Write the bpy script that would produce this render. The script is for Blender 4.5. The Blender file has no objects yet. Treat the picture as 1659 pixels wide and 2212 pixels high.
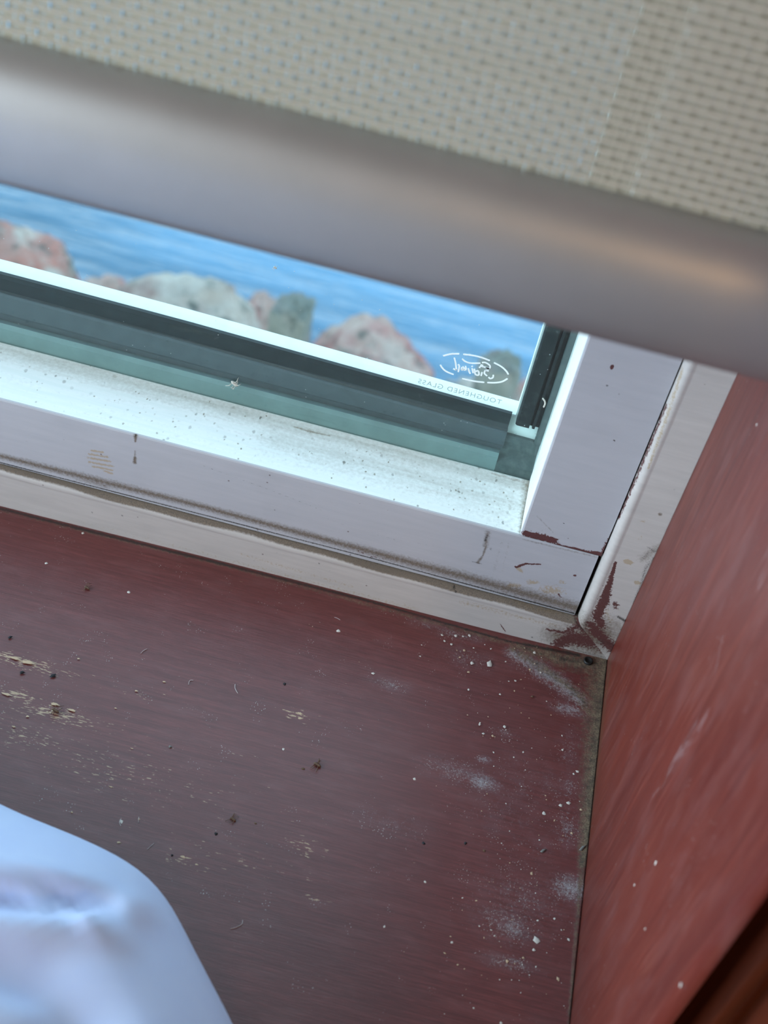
import bpy, math, random
import numpy as np
from mathutils import Matrix, Vector, noise as mnoise
random.seed(7); RNG = np.random.default_rng(7)
scene = bpy.context.scene
COL = scene.collection

# ---------------------------------------------------------------- camera
# metres; x along the window to the right, y out of the window, z up.
# origin: the corner where sill, right jamb and window frame meet.
F = 2900.0
CAM_R = np.array([[0.9668155397, 0.1965268059, 0.1632327378],
                  [0.2541179604, -0.6740000848, -0.6936482884],
                  [-0.0263016034, 0.7121103147, -0.7015747468]])
CAM_P = np.array([-0.0879, -0.3622, 0.4054])
cam = bpy.data.cameras.new('camera')
cam.sensor_fit = 'HORIZONTAL'; cam.sensor_width = 36.0; cam.lens = F*36/1659
cam.clip_start = .01; cam.clip_end = 500
cam.dof.use_dof = True; cam.dof.focus_distance = .505; cam.dof.aperture_fstop = 18.5
cam_o = bpy.data.objects.new('camera', cam); COL.objects.link(cam_o)
m = Matrix.Identity(4)
for i in range(3):
    m[i][0] = CAM_R[0][i]; m[i][1] = -CAM_R[1][i]; m[i][2] = -CAM_R[2][i]; m[i][3] = CAM_P[i]
cam_o.matrix_world = m
scene.camera = cam_o

# ---------------------------------------------------------------- world, lights, exposure
scene.view_settings.view_transform = 'Standard'
scene.view_settings.look = 'None'
scene.view_settings.gamma = 1.0
scene.view_settings.use_curve_mapping = False
scene.view_settings.exposure = 0.0
w = bpy.data.worlds.new('sky'); scene.world = w; w.use_nodes = True
nt = w.node_tree; nt.nodes.clear()
o_ = nt.nodes.new('ShaderNodeOutputWorld'); b_ = nt.nodes.new('ShaderNodeBackground')
t_ = nt.nodes.new('ShaderNodeTexCoord'); s_ = nt.nodes.new('ShaderNodeSeparateXYZ'); r_ = nt.nodes.new('ShaderNodeValToRGB')
nt.links.new(t_.outputs['Generated'], s_.inputs[0]); nt.links.new(s_.outputs['Z'], r_.inputs[0])
r_.color_ramp.elements[0].position = 0.0; r_.color_ramp.elements[0].color = (.80, .90, .93, 1)
r_.color_ramp.elements[1].position = 0.8; r_.color_ramp.elements[1].color = (.50, .75, .97, 1)
nt.links.new(r_.outputs[0], b_.inputs[0]); b_.inputs[1].default_value = 2.9
nt.links.new(b_.outputs[0], o_.inputs[0])

def area(name, loc, target, sx, sy, power, col):
    l = bpy.data.lights.new(name, 'AREA'); l.shape = 'RECTANGLE'; l.size = sx; l.size_y = sy
    l.energy = power; l.color = col
    o = bpy.data.objects.new(name, l); COL.objects.link(o)
    o.location = loc
    o.rotation_euler = (Vector(target)-Vector(loc)).to_track_quat('-Z', 'Y').to_euler()
    return o
# fill light for the room, from an unseen window added in the left wall
area('fill_left_opening', (-1.86, -1.15, .62), (0, -.35, .1), 1.4, 1.3, 70, (.74, .88, 1.0))
# assumed unseen warm lamp for the blind rail's highlight, to the right behind camera
pl = bpy.data.lights.new('assumed_warm_lamp', 'POINT'); pl.energy = 13; pl.color = (1, .60, .28); pl.shadow_soft_size = .10
plo = bpy.data.objects.new('assumed_warm_lamp', pl); COL.objects.link(plo); plo.location = (.50, -1.6, .98)

# ---------------------------------------------------------------- helpers
def ray(px, py):
    return CAM_R.T @ np.array([(px-829.5)/F, (py-1106)/F, 1.0])
def on(px, py, ax, val):
    d = ray(px, py); t = (val-CAM_P[ax])/d[ax]
    return CAM_P + d*t
SILL_TILT = .0155
def on_sill(px, py):
    n = np.array([-SILL_TILT, 0, 1.0]); d = ray(px, py)
    return CAM_P + d*(-(n@CAM_P)/(n@d))

def link(o, parent=None, label=None, cat=None, group=None, kind=None):
    COL.objects.link(o)
    if parent is not None: o.parent = parent
    if label: o['label'] = label
    if cat: o['category'] = cat
    if group: o['group'] = group
    if kind: o['kind'] = kind
    return o
def empty(name, loc=(0, 0, 0), **k):
    o = bpy.data.objects.new(name, None); o.location = loc; o.empty_display_size = .01
    return link(o, **k)
def mesh_from(name, V, Fc, mat, smooth=False):
    me = bpy.data.meshes.new(name)
    V = np.asarray(V, dtype=np.float32); 
    if isinstance(Fc, np.ndarray):
        n, k = Fc.shape
        me.vertices.add(len(V)); me.vertices.foreach_set('co', V.ravel())
        me.loops.add(n*k); me.loops.foreach_set('vertex_index', Fc.astype(np.int32).ravel())
        me.polygons.add(n); me.polygons.foreach_set('loop_start', np.arange(0, n*k, k, dtype=np.int32))
        me.update(calc_edges=True)
    else:
        me.from_pydata([tuple(v) for v in V.tolist()], [], Fc)
    me.validate()
    if mat is not None: me.materials.append(mat)
    me.polygons.foreach_set('use_smooth', np.full(len(me.polygons), smooth))
    me.update()
    return me
def obj(name, V, Fc, mat, smooth=False, **k):
    return link(bpy.data.objects.new(name, mesh_from(name, V, Fc, mat, smooth)), **k)
def box_vf(x0, x1, y0, y1, z0, z1, off=0):
    V = [(x, y, z) for z in (z0, z1) for y in (y0, y1) for x in (x0, x1)]
    f = [(0, 2, 3, 1), (4, 5, 7, 6), (0, 1, 5, 4), (2, 6, 7, 3), (0, 4, 6, 2), (1, 3, 7, 5)]
    return V, [tuple(i+off for i in q) for q in f]
def boxes(name, bs, mat, bevel=0, **k):
    V = []; Fc = []
    for b in bs:
        v, f = box_vf(*b, off=len(V)); V += v; Fc += f
    o = obj(name, V, Fc, mat, **k)
    if bevel:
        bm = o.modifiers.new('bevel', 'BEVEL'); bm.width = bevel; bm.segments = 2; bm.limit_method = 'ANGLE'
    return o
def grid_faces(nu, nv, flip=False):
    i = np.arange(nu-1)[:, None]; j = np.arange(nv-1)[None, :]
    a = (i*nv+j).ravel(); b = a+1; c = a+nv+1; d = a+nv
    return np.stack([a, b, c, d] if flip else [a, d, c, b], 1)
def set_mask(o, M):
    at = o.data.color_attributes.new('m', 'FLOAT_COLOR', 'POINT')
    at.data.foreach_set('color', np.asarray(M, dtype=np.float32).ravel())
def fine(a, b, step, far=None, far_n=20):
    """coordinates a..b at a fine step, preceded by a coarse run from far"""
    f = np.linspace(a, b, max(2, int(abs(b-a)/step)))
    if far is None: return f
    return np.concatenate([np.linspace(far, a, far_n, endpoint=False), f])

class Paint:
    """soft stain masks on a surface, in the surface's own two coordinates (metres)"""
    def __init__(s, P, axes, conv):
        s.p = P[:, axes]; s.axes = axes; s.conv = conv; s.m = np.zeros((len(P), 4))
    def q(s, pts): return np.array([s.conv(x, y)[list(s.axes)] for x, y in pts])
    def stroke(s, ch, pts, w, strength=1., soft=.6, px=5.4):
        soft = max(soft, .95)
        run_on = pts[0][0] <= 0 and len(pts) > 1      # the stain goes on along the whole frame
        pts = s.q(pts); w = np.atleast_1d(np.array(w, float))/px/1000
        if len(w) == 1: w = np.repeat(w, len(pts))
        if run_on:
            d = pts[0]-pts[1]; pts = np.vstack([pts[0]+d/np.linalg.norm(d)*.72, pts]); w = np.concatenate([w[:1], w])
        best = np.zeros(len(s.p))
        if len(pts) == 1: pts = np.vstack([pts, pts+1e-6]); w = np.repeat(w, 2)
        for i in range(len(pts)-1):
            a, b = pts[i], pts[i+1]; d = b-a; L = (d@d)+1e-12
            t = np.clip(((s.p-a)@d)/L, 0, 1)
            r = np.linalg.norm(s.p-(a+t[:, None]*d), axis=1)
            ww = w[i]+(w[i+1]-w[i])*t
            v = np.clip((ww*(1+soft)-r)/(ww*2*soft+1e-9), 0, 1)
            best = np.maximum(best, v)
        s.m[:, ch] = np.maximum(s.m[:, ch], best*strength)
    def blob(s, ch, x, y, rx, ry=None, ang=0, strength=1., soft=.6, px=5.4):
        ry = ry or rx; c = s.q([(x, y)])[0]
        ex = s.q([(x+10, y+2.6)])[0]-c; ex /= np.linalg.norm(ex); ey = np.array([-ex[1], ex[0]])
        ca, sa = math.cos(ang), math.sin(ang)
        d = s.p-c; u = d@ex; v = d@ey; u, v = u*ca+v*sa, -u*sa+v*ca
        r = np.sqrt((u/(rx/px/1000))**2+(v/(ry/px/1000))**2)
        s.m[:, ch] = np.maximum(s.m[:, ch], np.clip((1+soft-r)/(2*soft), 0, 1)*strength)

# ---------------------------------------------------------------- materials
class Mat:
    def __init__(s, name, rough=.5, spec=.5, metal=0.):
        s.m = bpy.data.materials.new(name); s.m.use_nodes = True; s.t = s.m.node_tree
        s.b = s.t.nodes['Principled BSDF']; s.out = s.t.nodes['Material Output']
        s.b.inputs['Roughness'].default_value = rough; s.b.inputs['Specular IOR Level'].default_value = spec
        s.b.inputs['Metallic'].default_value = metal
        s.tc = None; s.at = None
    def n(s, k, **kw):
        n = s.t.nodes.new(k)
        for a, v in kw.items(): setattr(n, a, v)
        return n
    def l(s, a, b): s.t.links.new(a, b)
    def coord(s, scale=(1, 1, 1), rot=(0, 0, 0)):
        if s.tc is None: s.tc = s.n('ShaderNodeTexCoord')
        mp = s.n('ShaderNodeMapping'); mp.inputs['Scale'].default_value = scale; mp.inputs['Rotation'].default_value = rot
        s.l(s.tc.outputs['Object'], mp.inputs['Vector']); return mp.outputs[0]
    def noise(s, scale, vec=None, detail=4, rough=.55, dist=0):
        n = s.n('ShaderNodeTexNoise'); n.inputs['Scale'].default_value = scale; n.inputs['Detail'].default_value = detail
        n.inputs['Roughness'].default_value = rough; n.inputs['Distortion'].default_value = dist
        s.l(vec if vec is not None else s.coord(), n.inputs['Vector']); return n.outputs['Fac']
    def voro(s, scale, vec=None, feat='F1', out='Distance', rnd=1.):
        n = s.n('ShaderNodeTexVoronoi', feature=feat); n.inputs['Scale'].default_value = scale; n.inputs['Randomness'].default_value = rnd
        s.l(vec if vec is not None else s.coord(), n.inputs['Vector']); return n.outputs[out]
    def math(s, op, a, b=0., c=0., clamp=False):
        n = s.n('ShaderNodeMath', operation=op, use_clamp=clamp)
        for i, v in enumerate((a, b, c)):
            if isinstance(v, (int, float)): n.inputs[i].default_value = v
            else: s.l(v, n.inputs[i])
        return n.outputs[0]
    def ramp(s, v, lo, hi, a=0., b=1.):
        n = s.n('ShaderNodeMapRange', clamp=True)
        s.l(v, n.inputs[0])
        for i, x in zip((1, 2, 3, 4), (lo, hi, a, b)): n.inputs[i].default_value = x
        return n.outputs[0]
    def mix(s, fac, a, b):
        n = s.n('ShaderNodeMix', data_type='RGBA')
        if isinstance(fac, (int, float)): n.inputs[0].default_value = fac
        else: s.l(fac, n.inputs[0])
        for i, v in ((6, a), (7, b)):
            if isinstance(v, tuple): n.inputs[i].default_value = (*v, 1)
            else: s.l(v, n.inputs[i])
        return n.outputs[2]
    def mask(s, ch):
        if s.at is None:
            s.at = s.n('ShaderNodeAttribute', attribute_name='m'); s.sp = s.n('ShaderNodeSeparateColor')
            s.l(s.at.outputs['Color'], s.sp.inputs[0])
        return s.sp.outputs[ch] if ch < 3 else s.at.outputs['Alpha']
    def base(s, v):
        if isinstance(v, tuple): s.b.inputs['Base Color'].default_value = (*v, 1)
        else: s.l(v, s.b.inputs['Base Color'])
    def rough(s, v): s.l(v, s.b.inputs['Roughness'])
    def bump(s, h, strength=.2, dist=.0005):
        n = s.n('ShaderNodeBump'); n.inputs['Strength'].default_value = strength; n.inputs['Distance'].default_value = dist
        s.l(h, n.inputs['Height']); s.l(n.outputs[0], s.b.inputs['Normal'])

def lin(r, g, b): 
    f = lambda c: (c/255/12.92 if c/255 <= .04045 else ((c/255+.055)/1.055)**2.4)
    return (f(r), f(g), f(b))
def plain(name, c, rough=.6, spec=.4, metal=0., var=.15, scale=300):
    M = Mat(name, rough, spec, metal); n = M.noise(scale)
    M.base(M.mix(M.ramp(n, .3, .7), tuple(x*(1-var) for x in c), tuple(min(1, x*(1+var)) for x in c))); return M.m

# sill: red-brown stained wood.  masks R white crust, G tan grime, B pale chips, A dark grime
M = Mat('stained_sill_wood', .38, .62)
gv = M.coord((26, 900, 200)); grain = M.noise(1.0, gv, 6, .65)
gv2 = M.coord((150, 2600, 500)); grain2 = M.noise(1.0, gv2, 4, .7)
big = M.noise(9, None, 3)
c = M.mix(M.ramp(grain, .3, .7), (.115, .023, .021), (.205, .050, .046))
c = M.mix(M.ramp(grain2, .42, .60), M.mix(.40, c, (.055, .014, .014)), c)
c = M.mix(M.ramp(big, .35, .7, 0, .55), c, (.125, .026, .024))
fade = M.noise(60, M.coord((1, 3, 1)), 3)
c = M.mix(M.ramp(fade, .50, .8, 0, .35), c, (.21, .085, .085))
chipn = M.noise(1.0, M.coord((330, 1700, 300)), 3, .6)
chip = M.ramp(M.math('ADD', chipn, M.math('MULTIPLY', M.mask(2), .34)), .75, .80)
c = M.mix(M.math('MULTIPLY', chip, .85), c, (.52, .36, .22))
crn = M.noise(1000, None, 6, .75)
crn2 = M.noise(2400, None, 3, .7)
crust = M.ramp(M.math('ADD', M.math('ADD', M.math('MULTIPLY', crn, 1.0), M.math('MULTIPLY', crn2, .4)), M.math('MULTIPLY', M.mask(0), .36)), .88, 1.14)
c = M.mix(M.math('MULTIPLY', crust, .8), c, (.46, .46, .48))
hz = M.math('MULTIPLY', M.ramp(M.mask(0), .05, .9, 0, .30), M.ramp(M.noise(160, None, 5, .7), .38, .66))
c = M.mix(hz, c, (.33, .31, .36))
sv = M.voro(1100); sp = M.math('MULTIPLY', M.ramp(sv, .12, .22, 1, 0), M.ramp(M.math('ADD', M.noise(130, None, 3), M.math('MULTIPLY', M.mask(0), .40)), .60, .70))
c = M.mix(M.math('MULTIPLY', sp, .7), c, (.62, .58, .55))
dn = M.noise(700, None, 5, .7)
dirt = M.ramp(M.math('ADD', M.math('MULTIPLY', dn, .8), M.math('MULTIPLY', M.mask(1), .7)), .62, .95)
dc = M.mix(M.ramp(M.noise(1700, None, 5, .75), .36, .64), (.075, .058, .036), (.30, .235, .15))
dc = M.mix(M.ramp(M.noise(260, None, 5, .7), .42, .66), dc, (.055, .048, .036))
c = M.mix(M.math('MULTIPLY', dirt, .92), c, dc)
dk = M.ramp(M.math('ADD', M.math('MULTIPLY', dn, .7), M.math('MULTIPLY', M.mask(3), .8)), .75, 1.05)
c = M.mix(M.math('MULTIPLY', dk, .85), c, (.018, .014, .012))
M.base(c)
M.rough(M.ramp(M.math('ADD', crust, dirt), 0, 1, .36, .85))
M.bump(M.math('ADD', M.math('MULTIPLY', grain2, .5), M.math('ADD', crust, M.math('MULTIPLY', dirt, M.noise(1800, None, 3)))), .35, .0004)
MAT_SILL = M.m

# jamb: same stain, grain upright. masks R white scuff, G grime, B orange wear, A dark
M = Mat('stained_jamb_wood', .40, .34)
g = M.noise(1.0, M.coord((300, 300, 14)), 5, .6); g2 = M.noise(1.0, M.coord((1400, 900, 40)), 3, .6)
bigj = M.noise(11, M.coord((1, 1, .4)), 3)
c = M.mix(M.ramp(g, .3, .7), (.088, .016, .0125), (.155, .031, .022))
c = M.mix(M.ramp(bigj, .4, .7, 0, .6), c, (.190, .034, .019))
c = M.mix(M.ramp(g2, .52, .72, 0, .30), c, (.29, .100, .070))
g3 = M.noise(1.0, M.coord((90, 70, 9)), 4, .6)
c = M.mix(M.ramp(g3, .40, .68, 0, .45), c, (.095, .015, .012))
c = M.mix(M.ramp(M.noise(1.0, M.coord((120, 75, 30)), 5, .65), .48, .72, 0, .24), c, (.23, .115, .115))
sc = M.ramp(M.math('ADD', M.math('MULTIPLY', M.noise(1.0, M.coord((500, 620, 90)), 5, .75), 1.0), M.math('MULTIPLY', M.mask(0), .45)), .74, 1.1)
c = M.mix(M.math('MULTIPLY', sc, .5), c, (.50, .40, .42))
dj = M.ramp(M.math('ADD', M.math('MULTIPLY', M.noise(600, None, 5, .7), .8), M.math('MULTIPLY', M.mask(1), .6)), .62, 1.0)
c = M.mix(M.math('MULTIPLY', dj, .7), c, (.10, .062, .036))
js = M.math('MULTIPLY', M.ramp(M.voro(420, M.coord((1, 1, .6))), .07, .13, 1, 0), M.ramp(M.noise(40, None, 2), .52, .60))
c = M.mix(M.math('MULTIPLY', js, .35), c, (.5, .38, .36))
M.base(c); M.bump(g, .08, .0004)
MAT_JAMB = M.m

# casing: darker glossy brown wood
M = Mat('varnished_casing_wood', .28, .5)
g = M.noise(1.0, M.coord((260, 260, 10)), 4, .6)
M.base(M.mix(M.ramp(g, .3, .7), (.060, .014, .008), (.150, .032, .013)))
MAT_CASING = M.m

# painted window timber. masks R red stain paint, G tan grime, B dark mould, A old yellow/bare
def painted(name, c0, c1, rough=.38):
    M = Mat(name, rough, .45)
    br = M.noise(1.0, M.coord((40, 400, 400)), 4, .6)
    c = M.mix(M.ramp(br, .3, .7), c0, c1)
    sm = M.noise(38, None, 4, .6)
    c = M.mix(M.ramp(sm, .55, .8, 0, .25), c, tuple(x*.82 for x in c0))
    fs = M.math('MULTIPLY', M.ramp(M.voro(170), .05, .075, 1, 0), M.ramp(M.noise(25, None, 2), .52, .56))
    c = M.mix(M.math('MULTIPLY', fs, .75), c, (.13, .09, .09))
    n1 = M.noise(2600, None, 5, .7); n2 = M.noise(950, None, 5, .7)
    ye = M.ramp(M.math('ADD', M.math('MULTIPLY', n2, .95), M.math('MULTIPLY', M.mask(3), .58)), .74, .88)
    c = M.mix(M.math('MULTIPLY', ye, .75), c, (.40, .31, .20))
    ta = M.ramp(M.math('ADD', M.math('MULTIPLY', n2, .8), M.math('MULTIPLY', M.mask(1), .75)), .62, 1.12)
    c = M.mix(M.math('MULTIPLY', ta, .88), c, M.mix(M.ramp(n1, .35, .65), (.050, .036, .024), (.21, .150, .095)))
    re = M.ramp(M.math('ADD', M.math('MULTIPLY', n2, .95), M.math('MULTIPLY', M.mask(0), .62)), .80, .88)
    c = M.mix(M.math('MULTIPLY', re, .95), c, M.mix(M.ramp(n1, .35, .65), (.060, .016, .016), (.125, .035, .032)))
    da = M.ramp(M.math('ADD', M.math('MULTIPLY', n1, .9), M.math('MULTIPLY', M.mask(2), .65)), .78, .98)
    c = M.mix(M.math('MULTIPLY', da, .95), c, (.020, .017, .014))
    M.base(c); M.bump(M.math('ADD', M.math('MULTIPLY', br, .6), M.math('MULTIPLY', ta, n1)), .15, .0004)
    M.rough(M.ramp(ta, 0, 1, rough, .85))
    return M.m
MAT_SASH = painted('lavender_grey_sash_paint', (.445, .455, .49), (.485, .49, .525))
MAT_TRIM = painted('grey_white_trim_paint', (.49, .465, .445), (.56, .53, .505))

# white ledge with mould specks. masks R speck density, G brown, B grey dust
M = Mat('mouldy_white_ledge_paint', .5, .4)
br = M.noise(1.0, M.coord((30, 500, 400)), 5, .65)
c = M.mix(M.ramp(br, .35, .65), (.84, .89, .87), (.92, .95, .94))
n1 = M.noise(700, None, 5, .7)
gr = M.ramp(M.math('ADD', M.math('MULTIPLY', br, .55), M.math('ADD', M.math('MULTIPLY', n1, .55), M.math('MULTIPLY', M.mask(2), .42))), .60, 1.0)
c = M.mix(M.math('MULTIPLY', gr, .8), c, (.44, .45, .40))
b2 = M.ramp(M.math('ADD', M.math('MULTIPLY', n1, .6), M.math('MULTIPLY', M.mask(1), .7)), .58, .95)
c = M.mix(M.math('MULTIPLY', b2, .85), c, (.21, .16, .09))
wob = M.n('ShaderNodeVectorMath', operation='ADD'); nz = M.n('ShaderNodeTexNoise'); nz.inputs['Scale'].default_value = 500
M.l(M.coord(), nz.inputs['Vector']); sc_ = M.n('ShaderNodeVectorMath', operation='SCALE'); M.l(nz.outputs['Color'], sc_.inputs[0]); sc_.inputs['Scale'].default_value = .0012
M.l(M.coord(), wob.inputs[0]); M.l(sc_.outputs[0], wob.inputs[1])
for scl, th, lo, col, cv in ((260, .20, .40, (.12, .115, .09), (1, .62, 1)), (520, .24, .44, (.22, .19, .12), (1, .7, 1)), (150, .10, .42, (.07, .07, .06), (1, .6, 1))):
    mp = M.n('ShaderNodeMapping'); mp.inputs['Scale'].default_value = cv; mp.inputs['Location'].default_value = (scl*.1, 0, 0); M.l(wob.outputs[0], mp.inputs[0])
    v = M.voro(scl, mp.outputs[0]); vc = M.voro(scl, mp.outputs[0], 'F1', 'Color')
    sp_ = M.n('ShaderNodeSeparateColor'); M.l(vc, sp_.inputs[0])
    keep = M.ramp(M.math('ADD', sp_.outputs[0], M.math('MULTIPLY', M.mask(0), .85)), .84, .90)
    spot = M.math('MULTIPLY', M.ramp(v, th*.6, th, 1, 0), keep)
    c = M.mix(M.math('MULTIPLY', spot, M.math('ADD', M.math('MULTIPLY', M.math('POWER', sp_.outputs[1], 1.6), .75), .12)), c, col)
M.base(c)
MAT_LEDGE = M.m

MAT_OUTER = plain('outer_white_frame_paint', (.84, .90, .88), .5, .4, 0, .05, 120)
MAT_TEAL = plain('shade_toned_frame_paint', (.20, .285, .285), .5, .4, 0, .12, 90)  # white frame face, with its shade and the green glass put into the colour
MAT_GASKET = plain('dark_grey_rubber_gasket', (.066, .088, .100), .5, .4, 0, .12, 200)
MAT_DUSTYBLACK = None
M = Mat('dusty_black_rubber', .6, .3)
n1 = M.noise(260, None, 6, .75); c = M.mix(M.ramp(n1, .52, .78, 0, .6), (.013, .017, .020), (.11, .125, .125)); M.base(c)
MAT_BLACK = M.m
M = Mat('dusty_dark_teal', .6, .3)
n1 = M.noise(300, None, 6, .7); c = M.mix(M.ramp(n1, .45, .75, 0, .6), (.055, .080, .082), (.15, .19, .185)); M.base(c)  # same frame face by the corner: shade put into the teal, dust over it
MAT_DTEAL = M.m

MAT_LIP = plain('near_black_rubber_lip', (.026, .036, .040), .5, .4, 0, .15, 200)
# glass: thin pane, Fresnel reflection over a faint green tint and some dust
M = Mat('greenish_window_glass')
M.t.nodes.remove(M.b)
tr = M.n('ShaderNodeBsdfTransparent'); tr.inputs[0].default_value = (.90, .965, .955, 1)
gl = M.n('ShaderNodeBsdfGlossy'); gl.inputs['Roughness'].default_value = .0; gl.inputs[0].default_value = (1, 1, 1, 1)
fr = M.n('ShaderNodeFresnel'); fr.inputs[0].default_value = 1.5
df = M.n('ShaderNodeBsdfDiffuse'); df.inputs[0].default_value = (.75, .82, .82, 1)
m1 = M.n('ShaderNodeMixShader'); m2 = M.n('ShaderNodeMixShader')
gm = M.n('ShaderNodeNewGeometry'); M.l(M.math('MULTIPLY', fr.outputs[0], M.math('SUBTRACT', 1.0, gm.outputs['Backfacing'])), m1.inputs[0]); M.l(tr.outputs[0], m1.inputs[1]); M.l(gl.outputs[0], m1.inputs[2])
dust = M.math('ADD', M.ramp(M.noise(520, None, 6, .75), .60, .85, 0, .16), .012)
dsp = M.math('MULTIPLY', M.ramp(M.voro(330), .05, .09, .5, 0), M.ramp(M.noise(70, None, 2), .55, .6))
M.l(M.math('MAXIMUM', dust, dsp), m2.inputs[0]); M.l(m1.outputs[0], m2.inputs[1]); M.l(df.outputs[0], m2.inputs[2])
M.l(m2.outputs[0], M.out.inputs[0])
MAT_GLASS = M.m
MAT_ETCH = plain('white_etched_glass_mark', (.86, .93, .93), .8, .2, 0, .04)

MAT_WALL = plain('tan_wall_paint', (.34, .26, .19), .8, .2, 0, .03, 8)
MAT_CEIL = plain('beige_ceiling_paint', (.20, .145, .10), .85, .2, 0, .02, 8)
MAT_FLOOR = plain('brown_floor', (.20, .13, .09), .6, .3, 0, .2, 12)
MAT_WFRAME = plain('white_frame_paint', (.8, .8, .8), .5, .3, 0, .03)

def thread_mat(name, c, trans):
    M = Mat(name, .75, .25); n = M.noise(2500, None, 3)
    cc = M.mix(M.ramp(n, .3, .7), tuple(x*.88 for x in c), c); M.base(cc)
    tl = M.n('ShaderNodeBsdfTranslucent'); M.l(cc, tl.inputs[0]); ms = M.n('ShaderNodeMixShader'); ms.inputs[0].default_value = trans
    M.l(M.b.outputs[0], ms.inputs[1]); M.l(tl.outputs[0], ms.inputs[2]); M.l(ms.outputs[0], M.out.inputs[0]); return M.m
MAT_WARP = thread_mat('taupe_warp_thread', (.42, .36, .275), .40)
MAT_WEFT = thread_mat('pale_weft_thread', (.74, .68, .58), .40)
M = Mat('satin_champagne_metal', .46, .6, .8)
M.base(M.mix(M.ramp(M.noise(60), .3, .7), (.41, .40, .385), (.44, .425, .41)))
MAT_RAIL = M.m

M = Mat('white_pillow_cotton', .8, .2)
n = M.noise(90, None, 4); M.base(M.mix(M.ramp(n, .3, .7), (.55, .66, .96), (.58, .69, .97)))
M.b.inputs['Sheen Weight'].default_value = .15
M.bump(M.noise(1.0, M.coord((1500, 1500, 1500)), 2), .05, .0003)
MAT_PILLOW = M.m

MAT_FLECK = [plain('dried_white_paint', (.66, .63, .58), .7, .3, 0, .1, 900), plain('dried_cream_paint', (.58, .43, .29), .7, .3, 0, .15, 900),
             plain('grey_crumb', (.20, .20, .19), .8, .2, 0, .3, 900), plain('dark_crumb', (.025, .028, .033), .7, .3, 0, .3, 900),
             plain('tan_crumb', (.15, .095, .065), .8, .2, 0, .3, 900)]
MAT_LINT = plain('pale_lint', (.55, .48, .48), .8, .2, 0, .1, 900)
MAT_NAIL = plain('blackened_nail', (.03, .03, .03), .5, .5, .5, .2, 500)
MAT_HUSK = plain('pale_insect_husk', (.55, .53, .47), .7, .3, 0, .15, 900)

# ================================================================= structure: room shell
XL = -.95                       # left end of the window opening
ZT = .95                        # head of the opening
YR = -.199                      # room face of the window wall
V = []
XW = -1.9
YW = -.1655
boxes('wall_front', [(XW, XL-.02, YW, .055, -.9, 1.7), (.02, 1.3, YW, .055, -.9, 1.7), (.0036, .02, YW+.001, .055, -.9, 1.7), (XL-.02, .0036, YW, .055, ZT+.02, 1.7), (XL-.02, .0036, YW, .055, -.9, -.045)], MAT_WALL, kind='structure')
boxes('wall_left', [(XW-.1, XW, -3.1, -1.9, -.9, 1.7), (XW-.1, XW, -.4, .055, -.9, 1.7), (XW-.1, XW, -1.9, -.4, 1.3, 1.7), (XW-.1, XW, -1.9, -.4, -.9, -.05)], MAT_WALL, kind='structure')
boxes('wall_right', [(1.3, 1.4, -3.1, .055, -.9, 1.7)], MAT_WALL, kind='structure')
boxes('wall_back', [(XW, 1.3, -3.1, -3.0, -.9, 1.7)], MAT_WALL, kind='structure')
boxes('floor', [(XW-.1, 1.4, -3.1, .055, -1.0, -.9)], MAT_FLOOR, kind='structure')
boxes('ceiling', [(XW-.1, 1.4, -3.1, .055, 1.7, 1.8)], MAT_CEIL, kind='structure')
w2 = empty('fill_window', (XW-.05, -1.15, -.05), kind='structure')  # unseen window, added as the opening for the fill light
def child_boxes(name, bs, mat, parent, bevel=0):
    loc = parent.location
    o = boxes(name, [(b[0]-loc[0], b[1]-loc[0], b[2]-loc[1], b[3]-loc[1], b[4]-loc[2], b[5]-loc[2]) for b in bs], mat, bevel, parent=parent)
    return o
for b in ((-1.9, -1.85), (-.45, -.4), (-1.18, -1.12)): child_boxes('frame_stile', [(XW-.08, XW-.02, b[0], b[1], 0, 1.25)], MAT_WFRAME, w2)
for b in ((-.05, 0), (1.25, 1.3)): child_boxes('frame_rail', [(XW-.08, XW-.02, -1.9, -.4, b[0], b[1])], MAT_WFRAME, w2)

# ---- sill board (drops a few millimetres to the left, as fitted)
xs = fine(-.275, 0.0, .00065, XL-.02, 24); ys = fine(-.222, .012, .00065)
X, Y = np.meshgrid(xs, ys, indexing='ij')
und = .00025*np.sin(X*31+Y*17)+.0002*np.sin(Y*53-X*11)
Zs = X*SILL_TILT+und*np.clip(-X/.05, 0, 1)
P = np.stack([X, Y, Zs], -1).reshape(-1, 3)
pt = Paint(P, (0, 1), on_sill)
S = pt
# white crust patches
for x, y, rx, ry, st in ((1040, 1690, 34, 18, .95), (985, 1665, 60, 26, .55), (1045, 1640, 14, 8, .8), (1090, 1580, 22, 10, .6), (840, 1478, 38, 14, .62), (1230, 1532, 34, 14, .9), (1225, 1500, 20, 14, .6),
                         (1170, 1450, 70, 16, .5), (1235, 1920, 36, 24, .95), (1100, 1990, 60, 40, .55), (1110, 2010, 30, 18, .7), (1130, 1940, 90, 46, .42), (1100, 2080, 50, 14, .6), (1225, 1790, 22, 40, .6), (1230, 1700, 20, 40, .45),
                         (1190, 1700, 50, 60, .35), (1080, 1760, 70, 60, .30), (1010, 1420, 50, 30, .45), (985, 1370, 60, 16, .55), (920, 1350, 40, 12, .5), (1130, 1700, 60, 80, .3), (840, 1780, 70, 30, .33), (1230, 1620, 22, 60, .42), (1160, 1830, 80, 60, .25)):
    S.blob(0, x, y, rx, ry, 0, st, .9)
S.stroke(0, [(1105, 1410), (1165, 1445), (1215, 1480), (1255, 1515)], [14, 20, 20, 14], 1.0, .6)
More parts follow.
